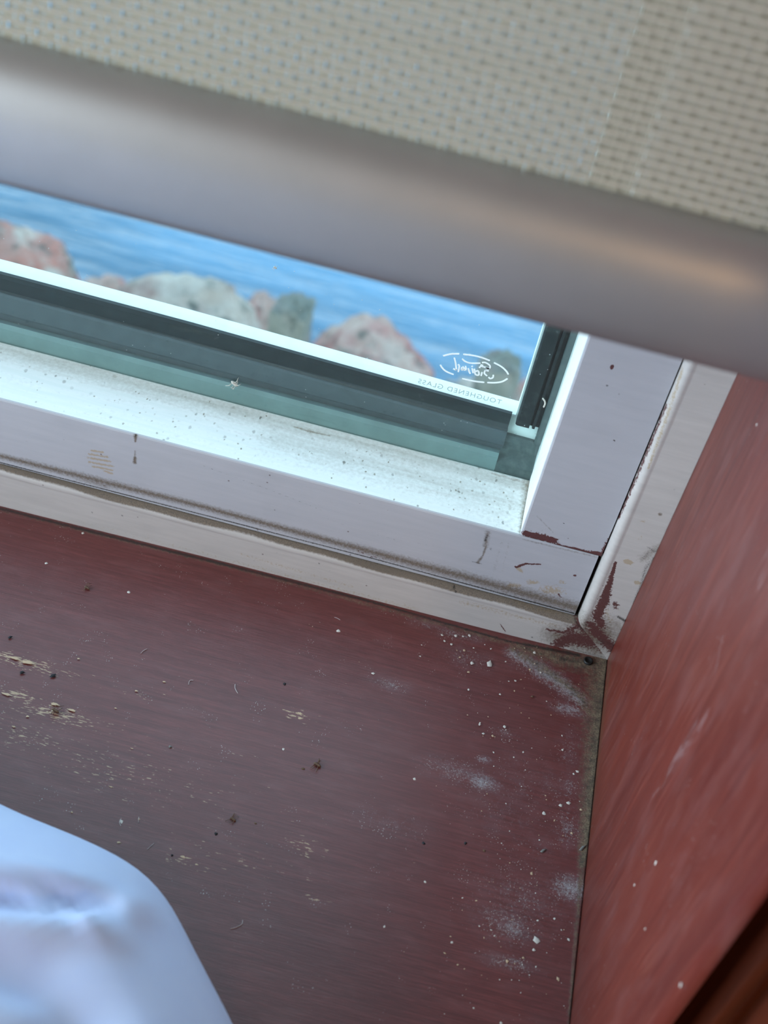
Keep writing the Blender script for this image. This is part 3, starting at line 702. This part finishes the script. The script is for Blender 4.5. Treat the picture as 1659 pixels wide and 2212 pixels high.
# bottom rail
rp_ = [(-.0962, .2568), (-.0990, .2574), (-.1020, .2570), (-.1050, .2555), (-.1078, .2528), (-.1100, .2490), (-.1114, .2445), (-.1120, .2395), (-.1120, .2340), (-.1114, .2300), (-.1098, .2274), (-.1072, .2263), (-.1010, .2262), (-.0975, .2268), (-.0958, .2285), (-.0952, .2320), (-.0950, .2450), (-.0953, .2550)]
n = len(rp_); V = [(x, y, z) for x in (BX0-.003, BX1+.003) for y, z in rp_]
Fc = [(i, (i+1) % n, n+(i+1) % n, n+i) for i in range(n)]
child(obj('bottom_rail', V, [tuple(reversed(f)) for f in Fc], MAT_RAIL, True, parent=blind))
for xe, s in ((BX0-.003, -1), (BX1+.003, 1)):
    V = [(xe, y, z) for y, z in rp_]+[(xe+s*.002, -.1037+(y+.1037)*.9, .242+(z-.242)*.95) for y, z in rp_]
    Fc = [(i, (i+1) % n, n+(i+1) % n, n+i) for i in range(n)]+[tuple(range(n, 2*n))]
    child(obj('end_cap', V, Fc, MAT_WFRAME, False, parent=blind))
V = []; Fc = []; ns = 24
for x in (BX0, BX1):
    for k in range(ns):
        a = 2*math.pi*k/ns; V.append((x, -.079+.019*math.cos(a), .905+.019*math.sin(a)))
for k in range(ns): Fc.append((k, (k+1) % ns, ns+(k+1) % ns, ns+k))
Fc += [tuple(range(ns)), tuple(range(2*ns-1, ns-1, -1))]
child(obj('roller_tube', V, Fc, MAT_WARP, True, parent=blind))
for x in (BX0-.009, BX1+.004): child(boxes('bracket', [(x, x+.004, -.105, -.055, .88, .949)], MAT_WFRAME, parent=blind))

# ================================================================= pillow on the sill
zm = .024
pcx, pcy = -.30, -.36
op = [(-.1830, -.1500), (-.1440, -.1560), (-.1340, -.1615), (-.1170, -.1800), (-.0985, -.2000), (-.0760, -.2300), (-.0620, -.2700), (-.0650, -.3600), (-.0780, -.5000), (-.0900, -.5600), (-.1500, -.5850), (-.3000, -.5800), (-.4700, -.5900), (-.5350, -.5700), (-.5450, -.5100), (-.5300, -.3500), (-.5350, -.2000), (-.5200, -.1350), (-.4700, -.1180), (-.3600, -.1330), (-.2500, -.1430)]
ang = np.unwrap(np.array([math.atan2(y-pcy, x-pcx) for x, y in op])); rad = np.array([math.hypot(x-pcx, y-pcy) for x, y in op])
o_ = np.argsort(-ang); ang = ang[o_][::-1]; rad = rad[o_][::-1]
NA, NR = 420, 90
th = np.linspace(ang[0], ang[0]+2*math.pi, NA, endpoint=False)
R_ = np.interp(th, np.concatenate([ang, [ang[0]+2*math.pi]]), np.concatenate([rad, [rad[0]]]))
kk = np.exp(-(np.arange(-12, 13)/2.6)**2); kk /= kk.sum()
R_ = np.convolve(np.concatenate([R_[-12:], R_, R_[:12]]), kk, 'valid')
rho = 1-(1-np.linspace(0, 1, NR))**1.8
T_, Rh = np.meshgrid(th, rho, indexing='ij')
bx = pcx+Rh*R_[:, None]*np.cos(T_); by = pcy+Rh*R_[:, None]*np.sin(T_)
H = .050*(1-Rh**3.2)**.55
P2 = np.stack([bx, by], -1)
def ridge(pts, w, h, z=.055):
    q = np.array([on(x, y, 2, z)[:2] for x, y in pts]); best = np.zeros_like(bx)
    run_on = pts[0][0] < 0
    if run_on: d = q[0]-q[1]; q = np.vstack([q[0]+d/np.linalg.norm(d)*.10, q])
    for i in range(len(q)-1):
        a, b = q[i], q[i+1]; d = b-a; t = np.clip(((P2-a)@d)/(d@d), 0, 1)
        r = np.linalg.norm(P2-(a+t[..., None]*d), axis=-1)
        k = t*t*(3-2*t) if (run_on and i == 0) else 1.0
        best = np.maximum(best, np.exp(-(r/w)**2)*k)
    return best*h
fold = ridge([(-60, 1868), (60, 1872), (180, 1884), (285, 1908)], .0055, .0040)
fold -= ridge([(-60, 1930), (40, 1934), (140, 1940), (235, 1938)], .0060, .0052)
fold += ridge([(-60, 2010), (60, 2012), (170, 1994), (250, 1962), (318, 1912)], .0052, .0048)
fold += ridge([(-60, 1898), (40, 1908), (110, 1940), (180, 1982)], .0026, .0030)
fold -= ridge([(120, 1958), (165, 1982)], .0030, .0022)
fold += ridge([(225, 2010), (270, 2012)], .0040, .0020)
fold -= ridge([(-40, 2120), (60, 2160), (140, 2240)], .012, .0050)
fold += ridge([(260, 2050), (350, 2100), (420, 2190)], .018, .0026)
fold += ridge([(-30, 2190), (60, 2215)], .006, .0040)
wav = .0010*np.sin(bx*55+by*23)+.0008*np.sin(by*91-bx*31)
sup = bx*SILL_TILT+.0008
top = np.stack([bx, by, zm+H+(fold+wav)*np.clip((1-Rh)*9, 0, 1)], -1)
bot = np.stack([bx, by, np.maximum(zm-.9*H, sup)], -1)
P = np.concatenate([top.reshape(-1, 3), bot.reshape(-1, 3)])
i = np.arange(NA)[:, None]; j = np.arange(NR-1)[None, :]; i2 = (i+1) % NA
f1 = np.stack([(i*NR+j).ravel(), (i*NR+j+1).ravel(), (i2*NR+j+1).ravel(), (i2*NR+j).ravel()], 1)
pil = obj('pillow', P-np.array([pcx, pcy, 0]), np.vstack([f1, f1[:, ::-1]+NA*NR]), MAT_PILLOW, True, label='bluish-white cotton pillow with creased corner lying on the red-brown sill', cat='pillow')
pil.location = (pcx, pcy, 0)
wl = pil.modifiers.new('weld', 'WELD'); wl.merge_threshold = .00005

# unseen bed under the sill, assumed; added for pillow support and the rail's reflection
assumed_bed = empty('assumed_bed', (-.75, -1.2, -.9), label='assumed white mattress and base, unseen, pushed up against the window wall below the sill', cat='assumed_bed')
child_boxes('mattress', [(-1.55, -.08, -2.2, -.232, -.28, -.03)], MAT_PILLOW, assumed_bed, .04)
child_boxes('bed_base', [(-1.53, -.10, -2.18, -.25, -.60, -.28)], MAT_FLOOR, assumed_bed, .01)
for x, y in ((-1.5, -2.15), (-.17, -2.15), (-1.5, -.3), (-.17, -.3)): child_boxes('leg', [(x, x+.05, y, y+.05, -.9, -.60)], MAT_FLOOR, assumed_bed)

# ================================================================= bits on the sill
def blob_mesh(name, mat, seed, nseg=9, h=.35, rag=.3):
    r = random.Random(seed); V = [(0, 0, h)]
    for k in range(nseg):
        a = 2*math.pi*k/nseg; q = 1-rag*r.random(); V.append((q*.6*math.cos(a), q*.6*math.sin(a), h*.85))
    for k in range(nseg):
        a = 2*math.pi*k/nseg; q = 1-rag*r.random(); V.append((q*math.cos(a), q*math.sin(a), 0))
    Fc = [(0, 1+k, 1+(k+1) % nseg) for k in range(nseg)]+[(1+k, 1+nseg+k, 1+nseg+(k+1) % nseg, 1+(k+1) % nseg) for k in range(nseg)]
    return mesh_from(name, V, Fc, mat, True)
fleck_meshes = {m_: [blob_mesh('paint_fleck', MAT_FLECK[m_], s, rag=.45 if m_ < 1 else .6) for s in range(4)] for m_ in range(5)}
def fleck(name, px, py, r, m_=0, asp=1., ang=0., parent=sill, surf='sill', flat=.25, lab=None, cat=None, group=None):
    p = on_sill(px, py) if surf == 'sill' else on(px, py, 0, 0.)
    o = bpy.data.objects.new(name, random.choice(fleck_meshes[m_])); s = r/5.8/1000
    o.scale = (s*asp, s, s*flat*2)
    if surf == 'jamb': o.rotation_euler = (ang, -math.pi/2, 0)
    else: o.rotation_euler = (0, 0, ang)
    o.location = (p[0], p[1], p[2]+.00012)
    link(o, parent=parent, label=lab, cat=cat, group=group)
    return o
big_flecks = [(731, 1363, 8), (675, 1354, 4.5), (659, 1290, 6), (453, 1228, 4), (100, 1217, 5), (179, 1152, 5), (278, 1280, 6), (806, 1455, 5), (1020, 1433, 7), (1057, 1434, 10, 1.5), (1003, 1405, 5), (1014, 1373, 5), (985, 1374, 6), (975, 1392, 5), (612, 1619, 6), (918, 1906, 6),
    (895, 1683, 5), (823, 1679, 4), (1158, 2031, 10, 1.2), (1153, 2052, 5), (1064, 1590, 5), (1044, 1585, 4), (1036, 1565, 4), (1113, 1471, 4), (1145, 1447, 5), (1168, 1453, 4), (1090, 1570, 6), (1012, 1452, 5), (1012, 1490, 4), (1080, 1500, 4), (1247, 1667, 5), (1239, 1672, 4),
    (1211, 1740, 6), (1228, 1735, 6), (1175, 1757, 6), (1255, 1750, 5), (1235, 1800, 5), (1148, 1887, 5), (968, 1886, 3), (830, 2002, 4), (1096, 2077, 6), (1130, 2069, 4), (976, 2036, 4), (1198, 1985, 4), (1228, 2030, 4), (1205, 2115, 5), (1082, 2210, 4), (664, 1268, 3.5), (955, 1372, 4), (908, 1418, 3), (1000, 1375, 4), (1023, 1400, 3), (993, 1420, 4), (1155, 1410, 6), (960, 1385, 4), (262, 1775, 5), (155, 1755, 4), (300, 1770, 4), (600, 1350, 2.5), (560, 1290, 2.5), (690, 1330, 3), (1010, 1545, 3), (1215, 1620, 4), (1190, 1545, 3), (1130, 1625, 3)]
for t in big_flecks:
    fleck('paint_fleck', t[0], t[1], t[2]*.85, 0 if random.random() < .75 else 1, t[3] if len(t) > 3 else random.uniform(.9, 1.3), random.uniform(0, 3))
for k in range(170):
    while True:
        x = random.gauss(1130, 120); y = random.uniform(1390, 2200)
        if 560 < x < 1290-(y-1400)*.085 and not (x < 560 and y > 1700): break
    fleck('paint_fleck', x, y, random.choice((.9, 1.1, 1.4, 1.8, 2.4)), 0 if random.random() < .6 else 1, random.uniform(.8, 1.7), random.uniform(0, 3))
for x, y, r, a_ in ((33, 1422, 8, 2.6), (62, 1431, 12, 2.5), (15, 1500, 8, 2.5), (120, 1522, 9, 2.5), (155, 1535, 8, 2.2), (648, 1541, 7, 1.3), (648, 1552, 7, 1.4), (30, 1570, 5, 1.5), (60, 1548, 6, 1.4), (355, 1473, 5, 1.6), (575, 1625, 5, 1.8), (295, 1493, 5, 1.8), (395, 1852, 7, 1.6), (505, 1850, 6, 1.8), (660, 1810, 5, 1.6), (675, 1830, 4, 2), (690, 1947, 6, 1.8), (257, 1820, 6, 1.4), (425, 1868, 4, 2), (170, 1423, 5, 1.3), (250, 1530, 4, 1.5), (285, 1617, 3, 2), (560, 1723, 4, 1.8), (240, 1700, 4, 2)):
    fleck('finish_chip', x, y, r*.55, 1, a_*1.3, .02, flat=.1)
jf = [(1416, 1864, 6, 1.9), (1370, 1912, 4.5, 1.4), (1470, 2128, 7, 1.3), (1393, 2007, 4, 1.2), (1634, 918, 5, 1.2)]
for x, y, r, a_ in jf: fleck('paint_fleck', x, y, r*.62, 0, a_, 0.0, parent=jamb, surf='jamb')

# loose crumbs
crumbs = [(1173, 1838, 5, 2, 2.2, 'small grey curled crumb on the sill near the jamb seam'), (1258, 1832, 5, 2, 3.0, 'grey splinter lying in the tan grime beside the jamb'), (1005, 1822, 5, 3, 1, 'round black crumb on the sill right of the dark blue one'), (1046, 1838, 4.5, 4, 1, 'tiny brown crumb on the sill below the round black crumb'),
          (915, 1823, 6, 3, 1.1, 'dark blue-black crumb on the middle of the sill'), (467, 1802, 6, 3, 1.1, 'dark crumb on the sill right of the pillow corner'), (372, 1848, 4, 3, 1, 'small dark crumb just above the pillow edge'), (552, 1780, 5, 4, 1.2, 'brown crumb right of the tan insect scrap'), (615, 1478, 5, 3, 1.2, 'dark crumb on the sill beside a pale ring'),
          (22, 1377, 5, 3, 1.4, 'dark crumb near the left edge under the window frame'), (115, 1460, 7, 3, 1.2, 'rightmost dark crumb beside the pale chips on the left'), (48, 1453, 6, 3, 1.3, 'left dark crumb beside the pale chips'), (368, 1614, 5, 2, 1, 'grey-green crumb in the middle of the left sill'), (655, 1662, 5, 4, 1.8, 'brown scrap on the sill left of the white smudge'), (1150, 1505, 4, 4, 1.2, 'tiny brown crumb below the crusty corner')]
for x, y, r, mi, asp, lab in crumbs:
    o = fleck('crumb', x, y, r, mi, asp, random.uniform(.3, 1.2), parent=None, flat=.7, lab=lab, cat='crumb', group='loose crumbs on the sill')

# lint threads
def tube(name, pts, r, mat, nsd=5, **k):
    pts = [np.array(p, float) for p in pts]; V = []; Fc = []
    for i, p in enumerate(pts):
        d = pts[min(i+1, len(pts)-1)]-pts[max(i-1, 0)]; d /= np.linalg.norm(d)+1e-12
        u = np.cross(d, (0, 0, 1.)); 
        if np.linalg.norm(u) < 1e-3: u = np.cross(d, (0, 1., 0))
        u /= np.linalg.norm(u); v = np.cross(d, u); rr_ = r*(.55 if i in (0, len(pts)-1) else 1)
        for q in range(nsd):
            a = 2*math.pi*q/nsd; V.append(p+rr_*(u*math.cos(a)+v*math.sin(a)))
    for i in range(len(pts)-1):
        for q in range(nsd): Fc.append((i*nsd+q, i*nsd+(q+1) % nsd, (i+1)*nsd+(q+1) % nsd, (i+1)*nsd+q))
    Fc += [tuple(range(nsd-1, -1, -1)), tuple(range((len(pts)-1)*nsd, len(pts)*nsd))]
    c0 = pts[0]; o = obj(name, np.array(V)-c0, Fc, mat, True, **k); o.location = c0; return o
def smooth_pts(q, sub=5):
    r = []
    for i in range(len(q)-1):
        p0 = q[max(i-1, 0)]; p1 = q[i]; p2 = q[i+1]; p3 = q[min(i+2, len(q)-1)]
        for t in np.linspace(0, 1, sub, endpoint=False):
            r.append(.5*((2*p1)+(-p0+p2)*t+(2*p0-5*p1+4*p2-p3)*t*t+(-p0+3*p1-3*p2+p3)*t**3))
    return r+[q[-1]]
lint = [([(508, 1478), (508, 1488), (514, 1499)], 'pale curved lint thread on the sill beside a dark crumb'), ([(407, 1480), (410, 1471), (418, 1470)], 'small hooked lint thread left of the curved one'), ([(524, 1988), (522, 1997), (510, 2004), (497, 2007)], 'long pale lint thread right of the pillow'),
        ([(333, 1822), (322, 1832), (318, 1836)], 'short faint lint thread above the pillow corner'), ([(735, 1340), (728, 1336), (722, 1334)], 'short pale lint thread below the window trim'), ([(262, 1768), (258, 1776), (261, 1785)], 'white oval wing scrap standing near the pillow edge'), ([(300, 1765), (299, 1778)], 'thin lint thread beside the white wing scrap'),
        ([(318, 1402), (310, 1406), (304, 1412)], 'short pale lint thread on the dark upper sill'), ([(1200, 1250), (1202, 1252)], '')]
for pts, lab in lint[:-1]:
    q = [on_sill(*p)+np.array([0, 0, .00018]) for p in pts]
    tube('lint_thread', smooth_pts(q), .00012, MAT_LINT, label=lab, cat='lint', group='lint threads on the sill')

# scraps of dead insects on the sill: body and legs
def insect(px, py, s, mat, lab, conv, nrm, name='dead_insect', seed=0, cat='insect'):
    r = random.Random(seed); p = conv(px, py); nrm = np.array(nrm, float)
    root = empty(name, tuple(p+nrm*s*.28), label=lab, cat=cat, group='dead insects')
    u = np.cross(nrm, (0.3, .8, .5)); u /= np.linalg.norm(u); v = np.cross(nrm, u)
    V = []; Fc = []; nr_, ns_ = 7, 7
    for i in range(nr_):
        t = i/(nr_-1); rad = s*.24*math.sin(math.pi*(.06+.88*t))**.7*(.65 if .4 < t < .55 else 1)
        for k in range(ns_):
            a = 2*math.pi*k/ns_; V.append(u*s*(t-.5)+rad*(v*math.cos(a)+nrm*math.sin(a)))
    for i in range(nr_-1):
        for k in range(ns_): Fc.append((i*ns_+k, i*ns_+(k+1) % ns_, (i+1)*ns_+(k+1) % ns_, (i+1)*ns_+k))
    Fc += [tuple(range(ns_-1, -1, -1)), tuple(range((nr_-1)*ns_, nr_*ns_))]
    obj('body', np.array(V), Fc, mat, True, parent=root)
    for k in range(6):
        sd = -1 if k % 2 else 1; b = u*s*(.25-.22*(k//2)); 
        kn = b+sd*v*s*r.uniform(.4, .6)+u*s*r.uniform(-.2, .25)+nrm*s*r.uniform(.1, .35); e = kn+sd*v*s*r.uniform(.2, .6)+u*s*r.uniform(-.3, .4)-nrm*s*.25
        o = tube('leg', [b, kn, e], s*.05, mat, 4, parent=root)
    return root
up = (0, 0, 1)
insect(120, 1538, .0030, MAT_FLECK[4], 'tan insect scrap with legs beside pale chips on the left sill', on_sill, up, seed=1)
insect(503, 1772, .0024, MAT_FLECK[4], 'brown insect scrap right of the pillow on the sill', on_sill, up, seed=2)
insect(685, 1655, .0030, MAT_FLECK[4], 'flattened brown insect scrap in the middle of the sill', on_sill, up, seed=3)
insect(188, 1272, .0024, MAT_FLECK[4], 'faint brown insect scrap just below the window trim', on_sill, up, seed=4)
insect(508, 826, .0032, MAT_HUSK, 'pale insect husk clinging to the lower edge of the glass', lambda x, y: on(x, y, 1, GY-.0001), (0, -1, 0), seed=5)
insect(595, 577, .0014, MAT_HUSK, 'tiny white insect scrap on the glass in front of the sea', lambda x, y: on(x, y, 1, GY-.0001), (0, -1, 0), seed=6)
q = [on(x, y, 1, GY-.0003) for x, y in ((1172, 860), (1177, 867), (1177, 874), (1174, 880))]
tube('lint_thread', smooth_pts(q), .00035, MAT_HUSK, label='white curled thread stuck to the glass over the black upright gasket', cat='lint')

# nail head in the corner of the sill
p = on_sill(1270, 1429); V = []; Fc = []; ns = 14
for r_, h_ in ((.0019, .0), (.0019, .0009), (.0015, .0011), (.0012, .0006)):
    for k in range(ns): V.append((p[0]+r_*math.cos(2*math.pi*k/ns), p[1]+r_*math.sin(2*math.pi*k/ns), p[2]+h_))
for i in range(3):
    for k in range(ns): Fc.append((i*ns+k, i*ns+(k+1) % ns, (i+1)*ns+(k+1) % ns, (i+1)*ns+k))
Fc.append(tuple(range(3*ns, 4*ns)))
obj('nail_head', V, Fc, MAT_NAIL, True, parent=sill, label='black nail head')

# ================================================================= outside: sea and boulders
M = Mat('blue_sea_water', .16, .5)
wv = M.noise(1.0, M.coord((.35, 2.4, 1)), 5, .6); wv2 = M.noise(1.0, M.coord((1.6, 9, 1)), 4, .6)
M.base(M.mix(M.ramp(wv, .38, .64), (.04, .11, .18), (.12, .27, .43)))
M.bump(M.math('ADD', wv, M.math('MULTIPLY', wv2, .25)), .5, .35)
WZ = -2.3
obj('sea', [(-60, .8, WZ), (60, .8, WZ), (200, 300, WZ), (-200, 300, WZ)], [(0, 1, 2, 3)], M.m, kind='structure')

def rock_mat(name, a, b, c):
    M = Mat(name, .85, .2); n1 = M.noise(13, None, 6, .65); n2 = M.noise(22, None, 5, .7); n3 = M.noise(7, None, 4, .6)
    col = M.mix(M.ramp(n1, .40, .60), a, b); col = M.mix(M.ramp(n3, .48, .60), col, c)
    col = M.mix(M.ramp(n2, .52, .64, 0, .9), col, (.075, .095, .088)); M.base(col); M.bump(n2, .5, .02); return M.m
RW = rock_mat('pale_lichen_granite', (.34, .29, .26), (.46, .41, .37), (.24, .17, .16))
RP = rock_mat('pink_granite', (.42, .19, .16), (.34, .24, .22), (.46, .41, .37))
RG = rock_mat('grey_green_stone', (.16, .18, .165), (.27, .28, .26), (.20, .165, .165))
RR = rock_mat('reddish_granite', (.38, .25, .22), (.46, .38, .34), (.34, .15, .14))
def boulder(px, py, rx, rz, Y, mat, lab, seed, ry=None, blocky=0.):
    """px,py centre, rx rz half sizes in photo pixels; Y distance out of the window"""
    c = on(px, py, 1, Y); t = (CAM_R @ (c-CAM_P))[2]; k = t/F
    sx, sz = rx*k, rz*k*1.15; sy = ry*k if ry else min(sx, sz)
    import bmesh
    bm = bmesh.new(); bmesh.ops.create_icosphere(bm, subdivisions=5, radius=1)
    for v in bm.verts:
        d = v.co.normalized()
        if blocky:
            mx = max(abs(d.x), abs(d.y), abs(d.z)); d = d.lerp(d/mx*.82, blocky)
        n = mnoise.fractal(d*1.6+Vector((seed*7.3, seed*3.1, 0)), 1.0, 2.0, 5)*.15 + mnoise.fractal(d*6+Vector((seed, 0, 0)), .8, 2.0, 4)*.05
        d = d*(1+n); v.co = Vector((d.x*sx, d.y*sy, d.z*sz))
    bm.faces.ensure_lookup_table(); me = bpy.data.meshes.new('boulder'); bm.to_mesh(me); bm.free()
    me.materials.append(mat); me.polygons.foreach_set('use_smooth', np.ones(len(me.polygons), dtype=bool))
    o = bpy.data.objects.new('boulder', me); o.location = c; o.rotation_euler = (0, .02, seed*.3)
    return link(o, label=lab, cat='rock', group='boulders by the sea')
boulder(0, 620, 168, 118, 2.0, RP, 'rounded pink and white granite boulder at the left edge outside', 1)
boulder(228, 668, 66, 66, 2.75, RR, 'small purplish rock between two pale boulders', 2)
boulder(385, 752, 178, 142, 2.0, RW, 'large pale lichen-covered boulder in the middle outside', 12)
boulder(560, 715, 50, 80, 3.0, RR, 'dark purplish rock behind the grey-green stone', 4)
boulder(622, 735, 50, 104, 1.62, RG, 'upright grey-green stone with ragged top outside', 5, ry=50, blocky=.7)
boulder(795, 858, 208, 120, 2.05, RR, 'long reddish white boulder right of the grey-green stone', 6)
boulder(985, 905, 75, 80, 3.0, RW, 'pale boulder behind the oval mark on the glass', 9)
boulder(1066, 850, 44, 100, 1.62, RG, 'grey-green stone rising behind the oval mark at the right', 7, ry=50, blocky=.6)
boulder(1165, 905, 80, 100, 2.3, RP, 'pinkish rock beside the black upright gasket', 8)
